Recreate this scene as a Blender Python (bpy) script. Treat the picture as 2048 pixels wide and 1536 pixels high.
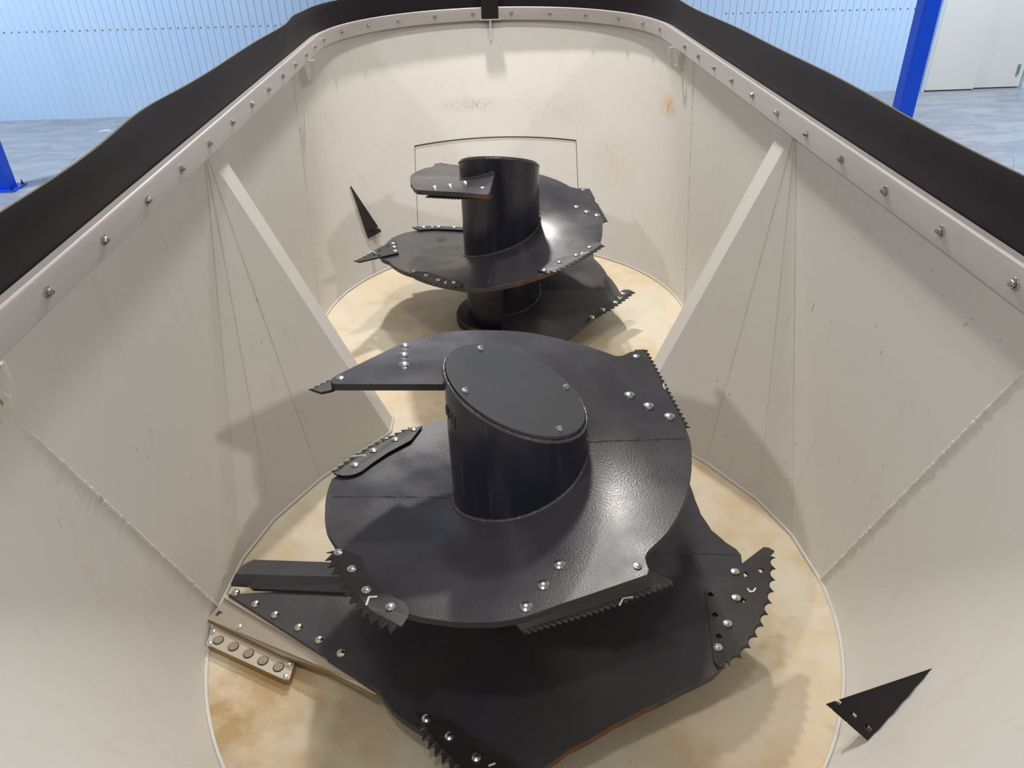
import bpy, bmesh, math, random, json
from mathutils import Vector, Matrix
random.seed(7)
for o in list(bpy.data.objects): bpy.data.objects.remove(o, do_unlink=True)
SC = bpy.context.scene
COL = SC.collection
R = math.radians
F_PX, PITCH, ROLL, YAW, CAMZ = 1524.403, 0.568985, -0.028543, -0.022697, 1.94963
X1, Y1, LSP, RT = 0.0521, 1.7493, 1.98688, 0.1967
YM = Y1 + LSP / 2

# ------------------------------------------------------------ camera
def make_camera():
    cp, sp = math.cos(PITCH), math.sin(PITCH)
    fwd = Vector((0, cp, -sp)); right = Vector((1, 0, 0)); up = right.cross(fwd)
    cr, sr = math.cos(ROLL), math.sin(ROLL)
    r2 = cr * right + sr * up; u2 = -sr * right + cr * up
    m = Matrix((r2, u2, -fwd)).transposed()
    m = Matrix.Rotation(YAW, 3, 'Z') @ m
    cam = bpy.data.cameras.new('camera'); o = bpy.data.objects.new('camera', cam)
    cam.sensor_fit = 'HORIZONTAL'; cam.sensor_width = 36.0
    cam.lens = 36.0 * F_PX / 2048.0
    cam.clip_start = 0.02; cam.clip_end = 100
    o.matrix_world = Matrix.Translation((0, 0, CAMZ)) @ m.to_4x4()
    COL.objects.link(o); SC.camera = o
make_camera()

# ------------------------------------------------------------ light and exposure
SC.view_settings.view_transform = 'Standard'
SC.view_settings.look = 'None'
SC.view_settings.gamma = 1
SC.view_settings.use_curve_mapping = False
SC.view_settings.exposure = -0.72
W = bpy.data.worlds.new('World'); SC.world = W; W.use_nodes = True
bg = W.node_tree.nodes['Background']
bg.inputs[0].default_value = (1.0, 0.99, 0.98, 1); bg.inputs[1].default_value = 0.29
def lamp(name, loc, target, size, power, color=(1, .96, .9)):
    l = bpy.data.lights.new(name, 'AREA'); l.shape = 'DISK'; l.size = size; l.energy = power; l.color = color
    o = bpy.data.objects.new(name, l); o.location = loc
    d = Vector(target) - Vector(loc); o.rotation_euler = d.to_track_quat('-Z', 'Y').to_euler()
    COL.objects.link(o)
LC = (1.0, .95, .90)
lamp('high_bay_or_fill_light', (-.2, 7.4, 5.0), (0, 3.0, .3), .30, 390, LC)
lamp('high_bay_or_fill_light', (4.9, -1.9, 5.2), (0, 2.5, .3), .36, 200, LC)
lamp('high_bay_or_fill_light', (-4.2, -1.4, 5.2), (0, 2.5, .3), .36, 165, LC)
lamp('high_bay_or_fill_light', (.1, 4.5, 5.2), (0, 3.0, .3), .5, 120, LC)
lamp('high_bay_or_fill_light', (-.6, .2, 5.6), (0, 2.2, .3), .42, 60, LC)
lamp('high_bay_or_fill_light', (-7.5, 8.6, 5.5), (-8.0, 13.4, .0), .6, 800, (.86, .93, 1))  # added light to brighten the left of the back wall, no known lamp
lamp('high_bay_or_fill_light', (7.5, 8.6, 5.5), (8.0, 13.4, .0), .6, 850, (.88, .94, 1))  # second added light, brightens the right of the back wall

D = json.loads(r'''{"K":[[180,0.835],[0,0.628],[-90,0.525],[-180,0.43],[-360,0.235],[-450,0.125],[-500,0.088],[-540,0.075],[-720,-0.1]],"ROT":86.5,"DZ":0.035,"flight_n":[[175.711,0.503,"A"],[174.273,0.516,"A"],[172.122,0.521,"A"],[169.494,0.515,"A"],[138.182,0.478,"L"],[129.354,0.484,"A"],[114.213,0.487,"A"],[97.274,0.482,"A"],[82.497,0.486,"A"],[68.481,0.484,"A"],[56.415,0.493,"A"],[48.543,0.502,"A"],[46.936,0.513,"A"],[46.298,0.527,"A"],[45.837,0.561,"A"],[44.718,0.582,"A"],[42.908,0.59,"A"],[40.995,0.578,"A"],[4.852,0.492,"L"],[-1.883,0.493,"A"],[-11.082,0.489,"A"],[-22.205,0.489,"A"],[-32.951,0.492,"A"],[-42.735,0.496,"A"],[-49.904,0.494,"A"],[-52.276,0.496,"A"],[-53.976,0.503,"A"],[-55.277,0.519,"A"],[-56.283,0.536,"A"],[-57.67,0.544,"A"],[-59.557,0.539,"A"],[-72.037,0.519,"L"],[-83.092,0.521,"L"],[-91.659,0.537,"A"],[-97.234,0.546,"A"],[-104.69,0.551,"A"],[-112.33,0.557,"A"],[-121.099,0.566,"A"],[-136.853,0.554,"A"],[-157.799,0.55,"A"],[-167.281,0.57,"A"],[-177.196,0.578,"A"],[-187.311,0.593,"A"],[-193.277,0.602,"A"],[-197.429,0.581,"A"],[-202.472,0.576,"A"],[-212.28,0.572,"A"],[-222.387,0.563,"A"],[-231.497,0.573,"A"],[-238.653,0.576,"A"],[-244.518,0.574,"A"],[-265.588,0.625,"A"],[-271.128,0.65,"A"],[-279.496,0.66,"L"],[-298.007,0.718,"A"],[-307.049,0.724,"A"],[-345.859,0.606,"A"],[-351.683,0.598,"A"],[-358.232,0.61,"A"],[-362.798,0.642,"A"],[-365.03,0.669,"A"],[-366.962,0.681,"A"],[-369.537,0.68,"A"],[-373.436,0.682,"A"],[-381.051,0.683,"A"],[-390.051,0.681,"A"],[-399.343,0.69,"A"],[-401.199,0.689,"A"],[-403.81,0.682,"A"],[-411.185,0.648,"A"],[-421.571,0.621,"A"],[-430.191,0.617,"A"],[-441.842,0.639,"A"],[-447.81,0.673,"A"],[-452.983,0.698,"A"],[-461.379,0.683,"A"],[-469.372,0.638,"A"],[-476.882,0.618,"A"],[-480.753,0.612,"A"],[-487.785,0.603,"A"],[-495.877,0.581,"A"],[-539.588,0.95,"L"]],"flight_f":[[263.901,0.495,"A"],[262.931,0.518,"A"],[260.88,0.511,"A"],[211.674,0.455,"L"],[192.455,0.434,"A"],[172.419,0.448,"A"],[143.853,0.534,"A"],[134.898,0.563,"A"],[130.439,0.565,"A"],[125.73,0.595,"A"],[120.285,0.612,"A"],[91.352,0.492,"L"],[84.617,0.493,"A"],[75.418,0.489,"A"],[63.298,0.532,"A"],[53.443,0.525,"A"],[40.39,0.508,"A"],[35.817,0.525,"A"],[34.819,0.553,"A"],[32.253,0.571,"A"],[27.503,0.549,"A"],[6.27,0.508,"L"],[-1.147,0.512,"A"],[-14.783,0.52,"A"],[-28.554,0.54,"A"],[-39.995,0.541,"A"],[-53.689,0.526,"A"],[-70.444,0.557,"A"],[-83.1,0.577,"A"],[-96.518,0.597,"A"],[-106.598,0.597,"A"],[-114.837,0.573,"A"],[-129.844,0.548,"A"],[-146.695,0.532,"A"],[-164.769,0.565,"A"],[-174.356,0.588,"A"],[-179.088,0.625,"A"],[-184.628,0.65,"A"],[-192.996,0.66,"L"],[-211.507,0.718,"A"],[-220.549,0.724,"A"],[-259.359,0.606,"A"],[-265.183,0.598,"A"],[-271.732,0.61,"A"],[-276.298,0.642,"A"],[-278.53,0.669,"A"],[-280.462,0.681,"A"],[-283.037,0.68,"A"],[-286.936,0.682,"A"],[-294.551,0.683,"A"],[-303.551,0.681,"A"],[-312.843,0.69,"A"],[-314.699,0.689,"A"],[-317.31,0.682,"A"],[-324.685,0.648,"A"],[-331.113,0.602,"A"],[-349.313,0.589,"A"],[-366.825,0.625,"A"],[-374.212,0.614,"A"],[-382.442,0.577,"A"],[-392.695,0.545,"A"],[-406.522,0.54,"A"],[-419.621,0.567,"A"],[-428.692,0.577,"A"],[-453.088,0.95,"L"]],"knives_n":[["tip",{"kind":"saw","top":false,"teeth":[[-0.3617,0.3805,0.758],[-0.4385,0.2813,0.773],[-0.5107,0.1691,0.79],[-0.5831,0.0672,0.804]],"ret":[[-0.5416,0.0393,0.806],[-0.5163,0.0533,0.804],[-0.3983,0.1985,0.781],[-0.3066,0.3375,0.756]],"n":17,"dep":0.012,"bolts":[[-0.3348,0.314,0.785],[-0.3312,0.2417,0.794],[-0.3231,0.1699,0.803],[-0.4916,0.073,0.825]],"mark":[],"holes":[]}],["side",{"kind":"saw","top":false,"teeth":[[0.5168,0.0734,0.613],[0.4906,0.2552,0.636],[0.4609,0.4597,0.656]],"ret":[[0.4124,0.4522,0.659],[0.4155,0.3634,0.652],[0.4552,0.1523,0.625],[0.4962,0.0614,0.612]],"n":19,"dep":0.012,"bolts":[[0.4039,0.3748,0.677],[0.3491,0.1782,0.659],[0.3993,0.1302,0.649],[0.4533,0.0838,0.64]],"mark":[[0.4745,0.2702,0.638],[0.4727,0.2526,0.637],[0.4756,0.2449,0.636]],"holes":[]}],["front",{"kind":"saw","top":false,"teeth":[[-0.0127,-0.5288,0.45],[0.176,-0.4861,0.474],[0.3657,-0.4346,0.497]],"ret":[[0.3421,-0.4178,0.53],[0.2984,-0.4024,0.527],[0.1429,-0.4467,0.505],[-0.0305,-0.5091,0.481]],"n":25,"dep":0.008,"bolts":[[0.2729,-0.4308,0.562],[0.0844,-0.392,0.539],[0.0402,-0.4492,0.531],[-0.0058,-0.508,0.524]],"mark":[[0.2255,-0.4752,0.514],[0.2353,-0.4626,0.516],[0.2598,-0.4597,0.519]],"holes":[]}],["saw",{"kind":"saw","top":true,"teeth":[[-0.536,-0.2318,0.464],[-0.533,-0.2667,0.467],[-0.5135,-0.3084,0.472],[-0.4886,-0.3568,0.477],[-0.4537,-0.4196,0.484],[-0.4282,-0.4567,0.489],[-0.4025,-0.4924,0.493],[-0.3595,-0.5259,0.498],[-0.3272,-0.55,0.502]],"ret":[[-0.3006,-0.5308,0.503],[-0.2873,-0.5027,0.503],[-0.2881,-0.4825,0.502],[-0.3012,-0.4542,0.499],[-0.3294,-0.433,0.495],[-0.3712,-0.3936,0.488],[-0.4109,-0.3347,0.48],[-0.4347,-0.2687,0.472],[-0.5169,-0.2129,0.463]],"n":12,"dep":0.02,"bolts":[[-0.4995,-0.2442,0.467],[-0.4522,-0.3166,0.476],[-0.4026,-0.4006,0.487],[-0.3347,-0.4675,0.497]],"mark":[[-0.3958,-0.4509,0.491],[-0.3928,-0.424,0.489],[-0.373,-0.4257,0.491]],"holes":[]}],["saw",{"kind":"saw","top":true,"teeth":[[-0.3752,0.4501,0.385],[-0.4263,0.402,0.392],[-0.466,0.3618,0.398],[-0.5033,0.3137,0.405],[-0.5396,0.2647,0.411],[-0.5691,0.2169,0.417],[-0.5937,0.1716,0.422]],"ret":[[-0.5833,0.1568,0.423],[-0.5688,0.1449,0.424],[-0.5499,0.1383,0.424],[-0.5297,0.1403,0.423],[-0.5109,0.1483,0.422],[-0.493,0.1653,0.419],[-0.4696,0.2064,0.413],[-0.4242,0.274,0.404],[-0.3553,0.3532,0.39],[-0.3241,0.4493,0.38]],"n":12,"dep":0.018,"bolts":[[-0.5227,0.198,0.417],[-0.4748,0.2855,0.406],[-0.4094,0.3567,0.395],[-0.3524,0.4249,0.385]],"mark":[[-0.5304,0.2491,0.412],[-0.5105,0.258,0.41],[-0.4993,0.258,0.41],[-0.4948,0.2491,0.41]],"holes":[]}],["blade",{"kind":"scallop","top":true,"teeth":[[0.7737,-0.1068,0.235],[0.7622,-0.1457,0.231],[0.7451,-0.1941,0.226],[0.7278,-0.2356,0.222],[0.7089,-0.274,0.218],[0.6858,-0.3109,0.214],[0.6627,-0.3468,0.21],[0.635,-0.378,0.207],[0.6057,-0.411,0.202],[0.5735,-0.4386,0.199],[0.5435,-0.4537,0.196]],"ret":[[0.5266,-0.4581,0.194],[0.5093,-0.4536,0.193],[0.5022,-0.4374,0.194],[0.5309,-0.2261,0.216],[0.5329,-0.2107,0.218],[0.6585,-0.1288,0.23],[0.7479,-0.0684,0.238],[0.7627,-0.0713,0.238],[0.7763,-0.0858,0.237]],"n":10,"dep":0.015,"bolts":[[0.6368,-0.1534,0.228],[0.6148,-0.2455,0.217],[0.568,-0.3281,0.207],[0.5225,-0.3999,0.199]],"mark":[[0.6564,-0.2159,0.222],[0.6601,-0.2268,0.221],[0.671,-0.2257,0.221],[0.6795,-0.2159,0.223]],"holes":[[0.5446,-0.2271,0.217],[0.5403,-0.2959,0.209],[0.5343,-0.3649,0.202],[0.664,-0.1644,0.227],[0.7137,-0.1536,0.229],[0.6309,-0.2537,0.217]]}],["saw",{"kind":"saw","top":true,"teeth":[[-0.3084,-0.5205,0.112],[-0.3071,-0.5386,0.112],[-0.2775,-0.5867,0.115],[-0.2471,-0.6249,0.118],[-0.2131,-0.6615,0.121],[-0.1466,-0.7304,0.126],[-0.0754,-0.7784,0.13]],"ret":[[-0.0268,-0.7525,0.133],[-0.0104,-0.7169,0.134],[-0.0229,-0.6786,0.133],[-0.0837,-0.6335,0.129],[-0.115,-0.6143,0.127],[-0.1692,-0.5746,0.122],[-0.2081,-0.5285,0.118],[-0.3107,-0.485,0.11]],"n":12,"dep":0.018,"bolts":[[-0.2766,-0.5143,0.113],[-0.2133,-0.5715,0.119],[-0.1431,-0.6361,0.125],[-0.0701,-0.6844,0.13]],"mark":[[-0.1119,-0.6606,0.127],[-0.1042,-0.6578,0.128],[-0.0967,-0.6559,0.128]],"holes":[]}],["blade",{"kind":"saw","top":true,"teeth":[[0.2634,0.6236,0.317],[0.2168,0.6413,0.321],[0.1613,0.6668,0.327],[0.0904,0.6921,0.333],[0.014,0.7179,0.34],[-0.0427,0.7408,0.345],[-0.0892,0.7658,0.349]],"ret":[[-0.1156,0.7289,0.351],[0.0256,0.5494,0.339],[0.2285,0.5903,0.319],[0.2649,0.6045,0.316]],"n":10,"dep":0.015,"bolts":[[0.1907,0.6068,0.323],[0.1268,0.5905,0.328],[0.0535,0.5725,0.336]],"mark":[[0.0302,0.7074,0.339],[0.0555,0.6938,0.337],[0.0291,0.6703,0.339]],"holes":[[0.0637,0.6579,0.336],[0.1439,0.6257,0.328],[-0.0274,0.7235,0.344],[-0.0133,0.6728,0.343],[-0.0232,0.6446,0.344]]}],["saw",{"kind":"saw","top":true,"teeth":[[0.5804,0.2424,0.269],[0.5774,0.3458,0.278],[0.5685,0.4483,0.286],[0.5256,0.549,0.294]],"ret":[[0.4905,0.5298,0.295],[0.4668,0.4945,0.295],[0.4977,0.4228,0.288],[0.5073,0.3242,0.279],[0.5096,0.237,0.271]],"n":14,"dep":0.013,"bolts":[[0.516,0.4803,0.291],[0.5399,0.3951,0.283],[0.5481,0.3045,0.276]],"mark":[[0.5507,0.4402,0.286],[0.5261,0.423,0.286],[0.5138,0.4393,0.288]],"holes":[]}]],"knives_f":[["front",{"kind":"saw","top":false,"teeth":[[-0.3527,-0.2697,0.79],[-0.2078,-0.3969,0.818],[-0.0842,-0.4837,0.839],[-0.0668,-0.5066,0.842]],"ret":[[-0.0418,-0.444,0.844],[-0.0614,-0.4034,0.84],[-0.2386,-0.1948,0.792],[-0.3215,-0.193,0.782]],"n":18,"dep":0.012,"bolts":[[-0.0828,-0.4087,0.861],[-0.1644,-0.2389,0.834],[-0.2352,-0.24,0.823],[-0.3084,-0.2288,0.813]],"mark":[[-0.2092,-0.3526,0.815],[-0.1883,-0.3665,0.819]],"holes":[]}],["side",{"kind":"saw","top":false,"teeth":[[-0.3299,0.6557,0.674],[-0.3625,0.6267,0.678]],"ret":[[-0.357,0.5705,0.68],[-0.3134,0.5442,0.678],[-0.2998,0.6159,0.673]],"n":3,"dep":0.01,"bolts":[[-0.2944,0.5308,0.701]],"mark":[],"holes":[]}],["side",{"kind":"saw","top":false,"teeth":[[0.5519,-0.0084,0.539],[0.5291,0.1741,0.561],[0.5059,0.3771,0.582]],"ret":[[0.4858,0.369,0.583],[0.4902,0.2707,0.573],[0.5194,0.0764,0.55],[0.5213,-0.0272,0.537]],"n":16,"dep":0.012,"bolts":[[0.4533,0.2898,0.601],[0.3967,0.0909,0.579],[0.4435,0.0368,0.57],[0.492,-0.0036,0.564]],"mark":[[0.513,0.2344,0.568],[0.5176,0.1917,0.563]],"holes":[]}],["saw",{"kind":"saw","top":true,"teeth":[[0.1784,-0.5414,0.497],[0.2381,-0.5377,0.503],[0.2938,-0.5082,0.51],[0.3664,-0.456,0.519],[0.4325,-0.3954,0.528],[0.4868,-0.3403,0.536]],"ret":[[0.4707,-0.3016,0.538],[0.4393,-0.3001,0.537],[0.408,-0.324,0.532],[0.3638,-0.3743,0.524],[0.266,-0.4091,0.513],[0.2036,-0.4512,0.503],[0.1536,-0.5031,0.496]],"n":13,"dep":0.014,"bolts":[[0.1851,-0.5126,0.499],[0.2596,-0.4529,0.509],[0.3439,-0.4046,0.52],[0.415,-0.3408,0.531]],"mark":[[0.3753,-0.3771,0.525],[0.3657,-0.4001,0.523],[0.402,-0.3884,0.526]],"holes":[]}],["saw",{"kind":"saw","top":true,"teeth":[[-0.4582,-0.3203,0.418],[-0.3989,-0.4016,0.429],[-0.3366,-0.4991,0.441],[-0.2734,-0.5542,0.45],[-0.2317,-0.5729,0.454]],"ret":[[-0.2041,-0.5759,0.457],[-0.1887,-0.5347,0.457],[-0.2011,-0.4947,0.454],[-0.2538,-0.4642,0.447],[-0.3111,-0.3901,0.436],[-0.3663,-0.321,0.425],[-0.4526,-0.2778,0.415]],"n":11,"dep":0.013,"bolts":[[-0.4338,-0.2904,0.417],[-0.3701,-0.3695,0.429],[-0.3086,-0.4516,0.441],[-0.2336,-0.5078,0.451]],"mark":[[-0.2696,-0.4771,0.446],[-0.2784,-0.4859,0.446],[-0.2707,-0.5073,0.447]],"holes":[]}],["blade",{"kind":"saw","top":true,"teeth":[[-0.6064,0.301,0.352],[-0.6269,0.2555,0.356],[-0.6557,0.2017,0.362],[-0.6853,0.1325,0.368],[-0.7157,0.0578,0.375],[-0.742,0.0026,0.38],[-0.7698,-0.0423,0.384]],"ret":[[-0.7346,-0.0709,0.386],[-0.5468,0.0591,0.374],[-0.5753,0.2641,0.354],[-0.5872,0.3013,0.351]],"n":10,"dep":0.015,"bolts":[[-0.594,0.2274,0.358],[-0.5817,0.1626,0.363],[-0.5682,0.0884,0.371]],"mark":[[-0.7042,0.0733,0.374],[-0.6891,0.0978,0.372],[-0.6673,0.07,0.374]],"holes":[[-0.6528,0.1037,0.371],[-0.6157,0.1818,0.363],[-0.7238,0.0168,0.379],[-0.6724,0.0278,0.378],[-0.6448,0.0162,0.379]]}],["saw",{"kind":"saw","top":true,"teeth":[[-0.2065,0.5941,0.304],[-0.3099,0.5974,0.313],[-0.4128,0.5948,0.321],[-0.5159,0.5581,0.329]],"ret":[[-0.4989,0.5219,0.33],[-0.4651,0.4961,0.33],[-0.3916,0.5226,0.323],[-0.2926,0.5261,0.314],[-0.2054,0.5231,0.306]],"n":14,"dep":0.013,"bolts":[[-0.4479,0.5444,0.326],[-0.3614,0.563,0.318],[-0.2705,0.5657,0.311]],"mark":[[-0.4058,0.5765,0.321],[-0.3901,0.5509,0.321],[-0.4071,0.5397,0.323]],"holes":[]}],["saw",{"kind":"saw","top":true,"teeth":[[0.4206,-0.3575,0.142],[0.4811,-0.3131,0.147],[0.5536,-0.2538,0.154],[0.6309,-0.1761,0.16],[0.6992,-0.0979,0.166]],"ret":[[0.6696,-0.068,0.167],[0.6397,-0.0654,0.167],[0.6078,-0.1001,0.165],[0.5749,-0.1646,0.16],[0.5083,-0.2075,0.155],[0.465,-0.2416,0.151],[0.413,-0.3321,0.143]],"n":12,"dep":0.016,"bolts":[[0.4398,-0.3218,0.145],[0.5043,-0.257,0.152],[0.5784,-0.1907,0.158],[0.6309,-0.1076,0.165]],"mark":[[0.5998,-0.1359,0.162],[0.6048,-0.1577,0.161],[0.6176,-0.1432,0.162]],"holes":[]}]],"scr":{"rivets":[[-0.924,-0.004,0.076],[-0.8482,-0.0551,0.077],[-0.775,-0.1044,0.079],[-0.6909,-0.1592,0.08],[-0.6188,-0.2116,0.082],[-0.5445,-0.2659,0.085]],"plate":[[-0.9598,-0.0032,0.058],[-1.0014,-0.0767,0.042],[-0.74,-0.2262,0.042],[-0.5775,-0.2982,0.046],[-0.4928,-0.3542,0.054],[-0.4325,-0.3955,0.064],[-0.4166,-0.3909,0.072]],"pbolts":[[-0.889,-0.1187,0.0515],[-0.8149,-0.1556,0.0515],[-0.7454,-0.1932,0.0515]],"phole":[-0.9684,-0.062,0.046],"bar":[[-0.9831,-0.0858,0.028],[-0.9823,-0.1628,0.028],[-0.7106,-0.3064,0.028],[-0.698,-0.3037,0.028],[-0.6941,-0.2501,0.028]],"discs":[[-0.9487,-0.1504,0.029],[-0.8951,-0.1779,0.029],[-0.8421,-0.2066,0.029],[-0.7915,-0.2347,0.029],[-0.7394,-0.2607,0.029]],"bbolts":[[-0.9756,-0.1164,0.029],[-0.9736,-0.1603,0.029],[-0.7116,-0.2517,0.029],[-0.7128,-0.2951,0.029]],"wing":[[[-0.9474,0.0267,0.085],[-0.8904,0.019,0.085],[-0.8702,0.0029,0.085],[-0.2775,-0.0639,0.085]],[[-0.9315,0.0437,0.112],[-0.8903,0.0412,0.112],[-0.8569,0.037,0.112],[-0.2775,-0.0175,0.112]],[[-0.9325,0.0981,0.09],[-0.9114,0.1195,0.09],[-0.895,0.1276,0.09],[-0.283,0.0627,0.09]]]},"capb":[[-0.1071,0.1463,0.8755],[0.1396,0.0819,0.7794],[-0.135,-0.0915,0.8579],[0.118,-0.1441,0.7608]],"ck":[[[0.9942,1.1086,0.4053],[0.875,1.0704,0.1776],[0.8328,1.2117,0.13]],[[-0.8504,4.6078,0.4808],[-0.768,4.48,0.1892],[-0.6927,4.5637,0.1992]]],"cam":[1524.4029,0.569,-0.0285,-0.0227,1.9496],"g":[0.0521,1.7493,1.9869,0.1967]}''')

# ------------------------------------------------------------ materials
def new_mat(name):
    m = bpy.data.materials.new(name); m.use_nodes = True
    nt = m.node_tree; b = nt.nodes['Principled BSDF']
    return m, nt, b
def N(nt, t, **k):
    n = nt.nodes.new(t)
    for a, v in k.items(): setattr(n, a, v)
    return n
def noise(nt, vec, scale, detail=4, rough=.55, dist=0):
    n = N(nt, 'ShaderNodeTexNoise'); n.inputs['Scale'].default_value = scale
    n.inputs['Detail'].default_value = detail; n.inputs['Roughness'].default_value = rough
    n.inputs['Distortion'].default_value = dist
    nt.links.new(vec, n.inputs['Vector']); return n.outputs['Fac']
def coord(nt, scale=(1, 1, 1), rot=(0, 0, 0), kind='Object'):
    t = N(nt, 'ShaderNodeTexCoord'); m = N(nt, 'ShaderNodeMapping')
    m.inputs['Scale'].default_value = scale; m.inputs['Rotation'].default_value = rot
    nt.links.new(t.outputs[kind], m.inputs['Vector']); return m.outputs['Vector']
def ramp(nt, fac, stops):
    r = N(nt, 'ShaderNodeValToRGB'); nt.links.new(fac, r.inputs['Fac'])
    e = r.color_ramp.elements
    while len(e) < len(stops): e.new(.5)
    for i, (p, c) in enumerate(stops):
        e[i].position = p; e[i].color = (c if len(c) == 4 else (*c, 1)) if isinstance(c, tuple) else (c, c, c, 1)
    return r.outputs['Color']
def mix(nt, fac, a, b, mode='MIX'):
    m = N(nt, 'ShaderNodeMix', data_type='RGBA', blend_type=mode)
    for s, v in ((0, fac), (6, a), (7, b)):
        if hasattr(v, 'is_linked') or hasattr(v, 'links'): nt.links.new(v, m.inputs[s])
        else: m.inputs[s].default_value = v if s == 0 else (*v, 1)
    return m.outputs[2]
def bump(nt, b, h, strength, dist=.002, prev=None):
    n = N(nt, 'ShaderNodeBump'); n.inputs['Strength'].default_value = strength
    n.inputs['Distance'].default_value = dist; nt.links.new(h, n.inputs['Height'])
    if prev: nt.links.new(prev, n.inputs['Normal'])
    nt.links.new(n.outputs['Normal'], b.inputs['Normal']); return n.outputs['Normal']
def setv(b, **k):
    for a, v in k.items(): b.inputs[a.replace('_', ' ')].default_value = v

def mat_dark(name, c1, c2, rough, peel=.25, specks=True, scr=True):
    m, nt, b = new_mat(name); v = coord(nt)
    col = mix(nt, noise(nt, v, 2.2, 3), c1, c2)
    if specks:
        s = ramp(nt, noise(nt, v, 130, 2, .6), [(.74, 0.0), (.79, 1.0)])
        s2 = ramp(nt, noise(nt, v, 3.1, 2, .5), [(.45, 0.0), (.65, 1.0)])
        mm = N(nt, 'ShaderNodeMath', operation='MULTIPLY'); nt.links.new(s, mm.inputs[0]); nt.links.new(s2, mm.inputs[1])
        col = mix(nt, mm.outputs[0], col, (.25, .23, .21))
    if scr:
        sv = coord(nt, (3, 60, 3), (0, 0, .6))
        s = ramp(nt, noise(nt, sv, 2.0, 3, .5), [(.71, 0.0), (.76, .35)])
        col = mix(nt, s, col, (.16, .15, .155))
    dust = ramp(nt, noise(nt, v, 1.1, 5, .65), [(.5, 0.0), (.8, .35)])
    col = mix(nt, dust, col, (.10, .085, .065))
    if name == 'dark_painted_steel':
        s = ramp(nt, noise(nt, v, 9, 4, .6), [(.735, 0.0), (.76, .8)]); col = mix(nt, s, col, (.20, .09, .03))
    if name == 'navy_painted_tube':
        sv = coord(nt, (9, 9, .8)); s = ramp(nt, noise(nt, sv, 3.0, 4, .6), [(.58, 0.0), (.75, .5)]); col = mix(nt, s, col, (.07, .068, .075))
    nt.links.new(col, b.inputs['Base Color'])
    rr = ramp(nt, noise(nt, v, 5, 4), [(.3, rough - .07), (.7, rough + .1)])
    nt.links.new(rr, b.inputs['Roughness'])
    if peel: bump(nt, b, noise(nt, v, 210, 2, .5), peel, .0011)
    b.inputs['Specular IOR Level'].default_value = .5
    return m
M = {}
M['flight'] = mat_dark('dark_painted_steel', (.046, .045, .055), (.060, .057, .065), .27, .30)
M['tube'] = mat_dark('navy_painted_tube', (.013, .014, .027), (.019, .019, .031), .22, .06, False)
M['cap'] = mat_dark('brushed_dark_plate', (.050, .052, .058), (.085, .084, .086), .42, 0)
M['knife'] = mat_dark('black_knife_steel', (.017, .015, .017), (.026, .023, .024), .42, .1, True)
M['edge'] = mat_dark('shaded_cut_edge', (.016, .015, .017), (.028, .024, .022), .45, .1)  # edge colour darkened to paint in the shade on plate sides
M['weld'] = mat_dark('painted_weld', (.05, .05, .056), (.08, .078, .08), .22, .8, False, False)

def mat_rust_edge():
    m, nt, b = new_mat('rusty_plate_edge'); v = coord(nt)
    f = ramp(nt, noise(nt, v, 4.5, 5, .6), [(.47, 0.0), (.60, 1.0)])
    rust = mix(nt, noise(nt, v, 40, 4), (.24, .085, .02), (.09, .035, .014))
    nt.links.new(mix(nt, f, (.048, .042, .044), rust), b.inputs['Base Color'])
    b.inputs['Roughness'].default_value = .65; return m
M['rustedge'] = mat_rust_edge()
def mat_hub():
    m, nt, b = new_mat('rusty_black_hub'); v = coord(nt)
    f = ramp(nt, noise(nt, v, 14, 5, .6), [(.5, 0.0), (.62, 1.0)])
    nt.links.new(mix(nt, f, (.015, .012, .012), (.09, .04, .025)), b.inputs['Base Color'])
    b.inputs['Roughness'].default_value = .6; return m
M['hub'] = mat_hub()
def mat_metal(name, c, rough, metallic=1.0, sc=60):
    m, nt, b = new_mat(name); v = coord(nt)
    nt.links.new(mix(nt, noise(nt, v, sc, 3), tuple(x * .8 for x in c), c), b.inputs['Base Color'])
    b.inputs['Metallic'].default_value = metallic; b.inputs['Roughness'].default_value = rough
    bump(nt, b, noise(nt, v, sc * 3, 2), .15, .001); return m
M['zinc'] = mat_metal('zinc_bolt', (.80, .86, .86), .24)
M['steelrivet'] = mat_metal('steel_rivet', (.74, .70, .62), .25)
M['tan'] = mat_metal('bare_steel_plate', (.60, .53, .44), .42, .55, 14)
M['gold'] = mat_metal('passivated_edge', (.40, .29, .10), .4, .6, 14)
M['magnet'] = mat_metal('magnet_disc', (.34, .29, .19), .5, .4, 20)
M['bolt'] = mat_metal('rail_bolt', (.55, .54, .52), .3)
def mat_simple(name, c, rough):
    m, nt, b = new_mat(name); v = coord(nt)
    nt.links.new(mix(nt, noise(nt, v, 30, 3), tuple(x * .9 for x in c), c), b.inputs['Base Color'])
    b.inputs['Roughness'].default_value = rough; return m
M['mark'] = mat_simple('white_paint_mark', (.85, .85, .82), .7)
M['black'] = mat_simple('dark_gap', (.02, .017, .014), .8)

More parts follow.
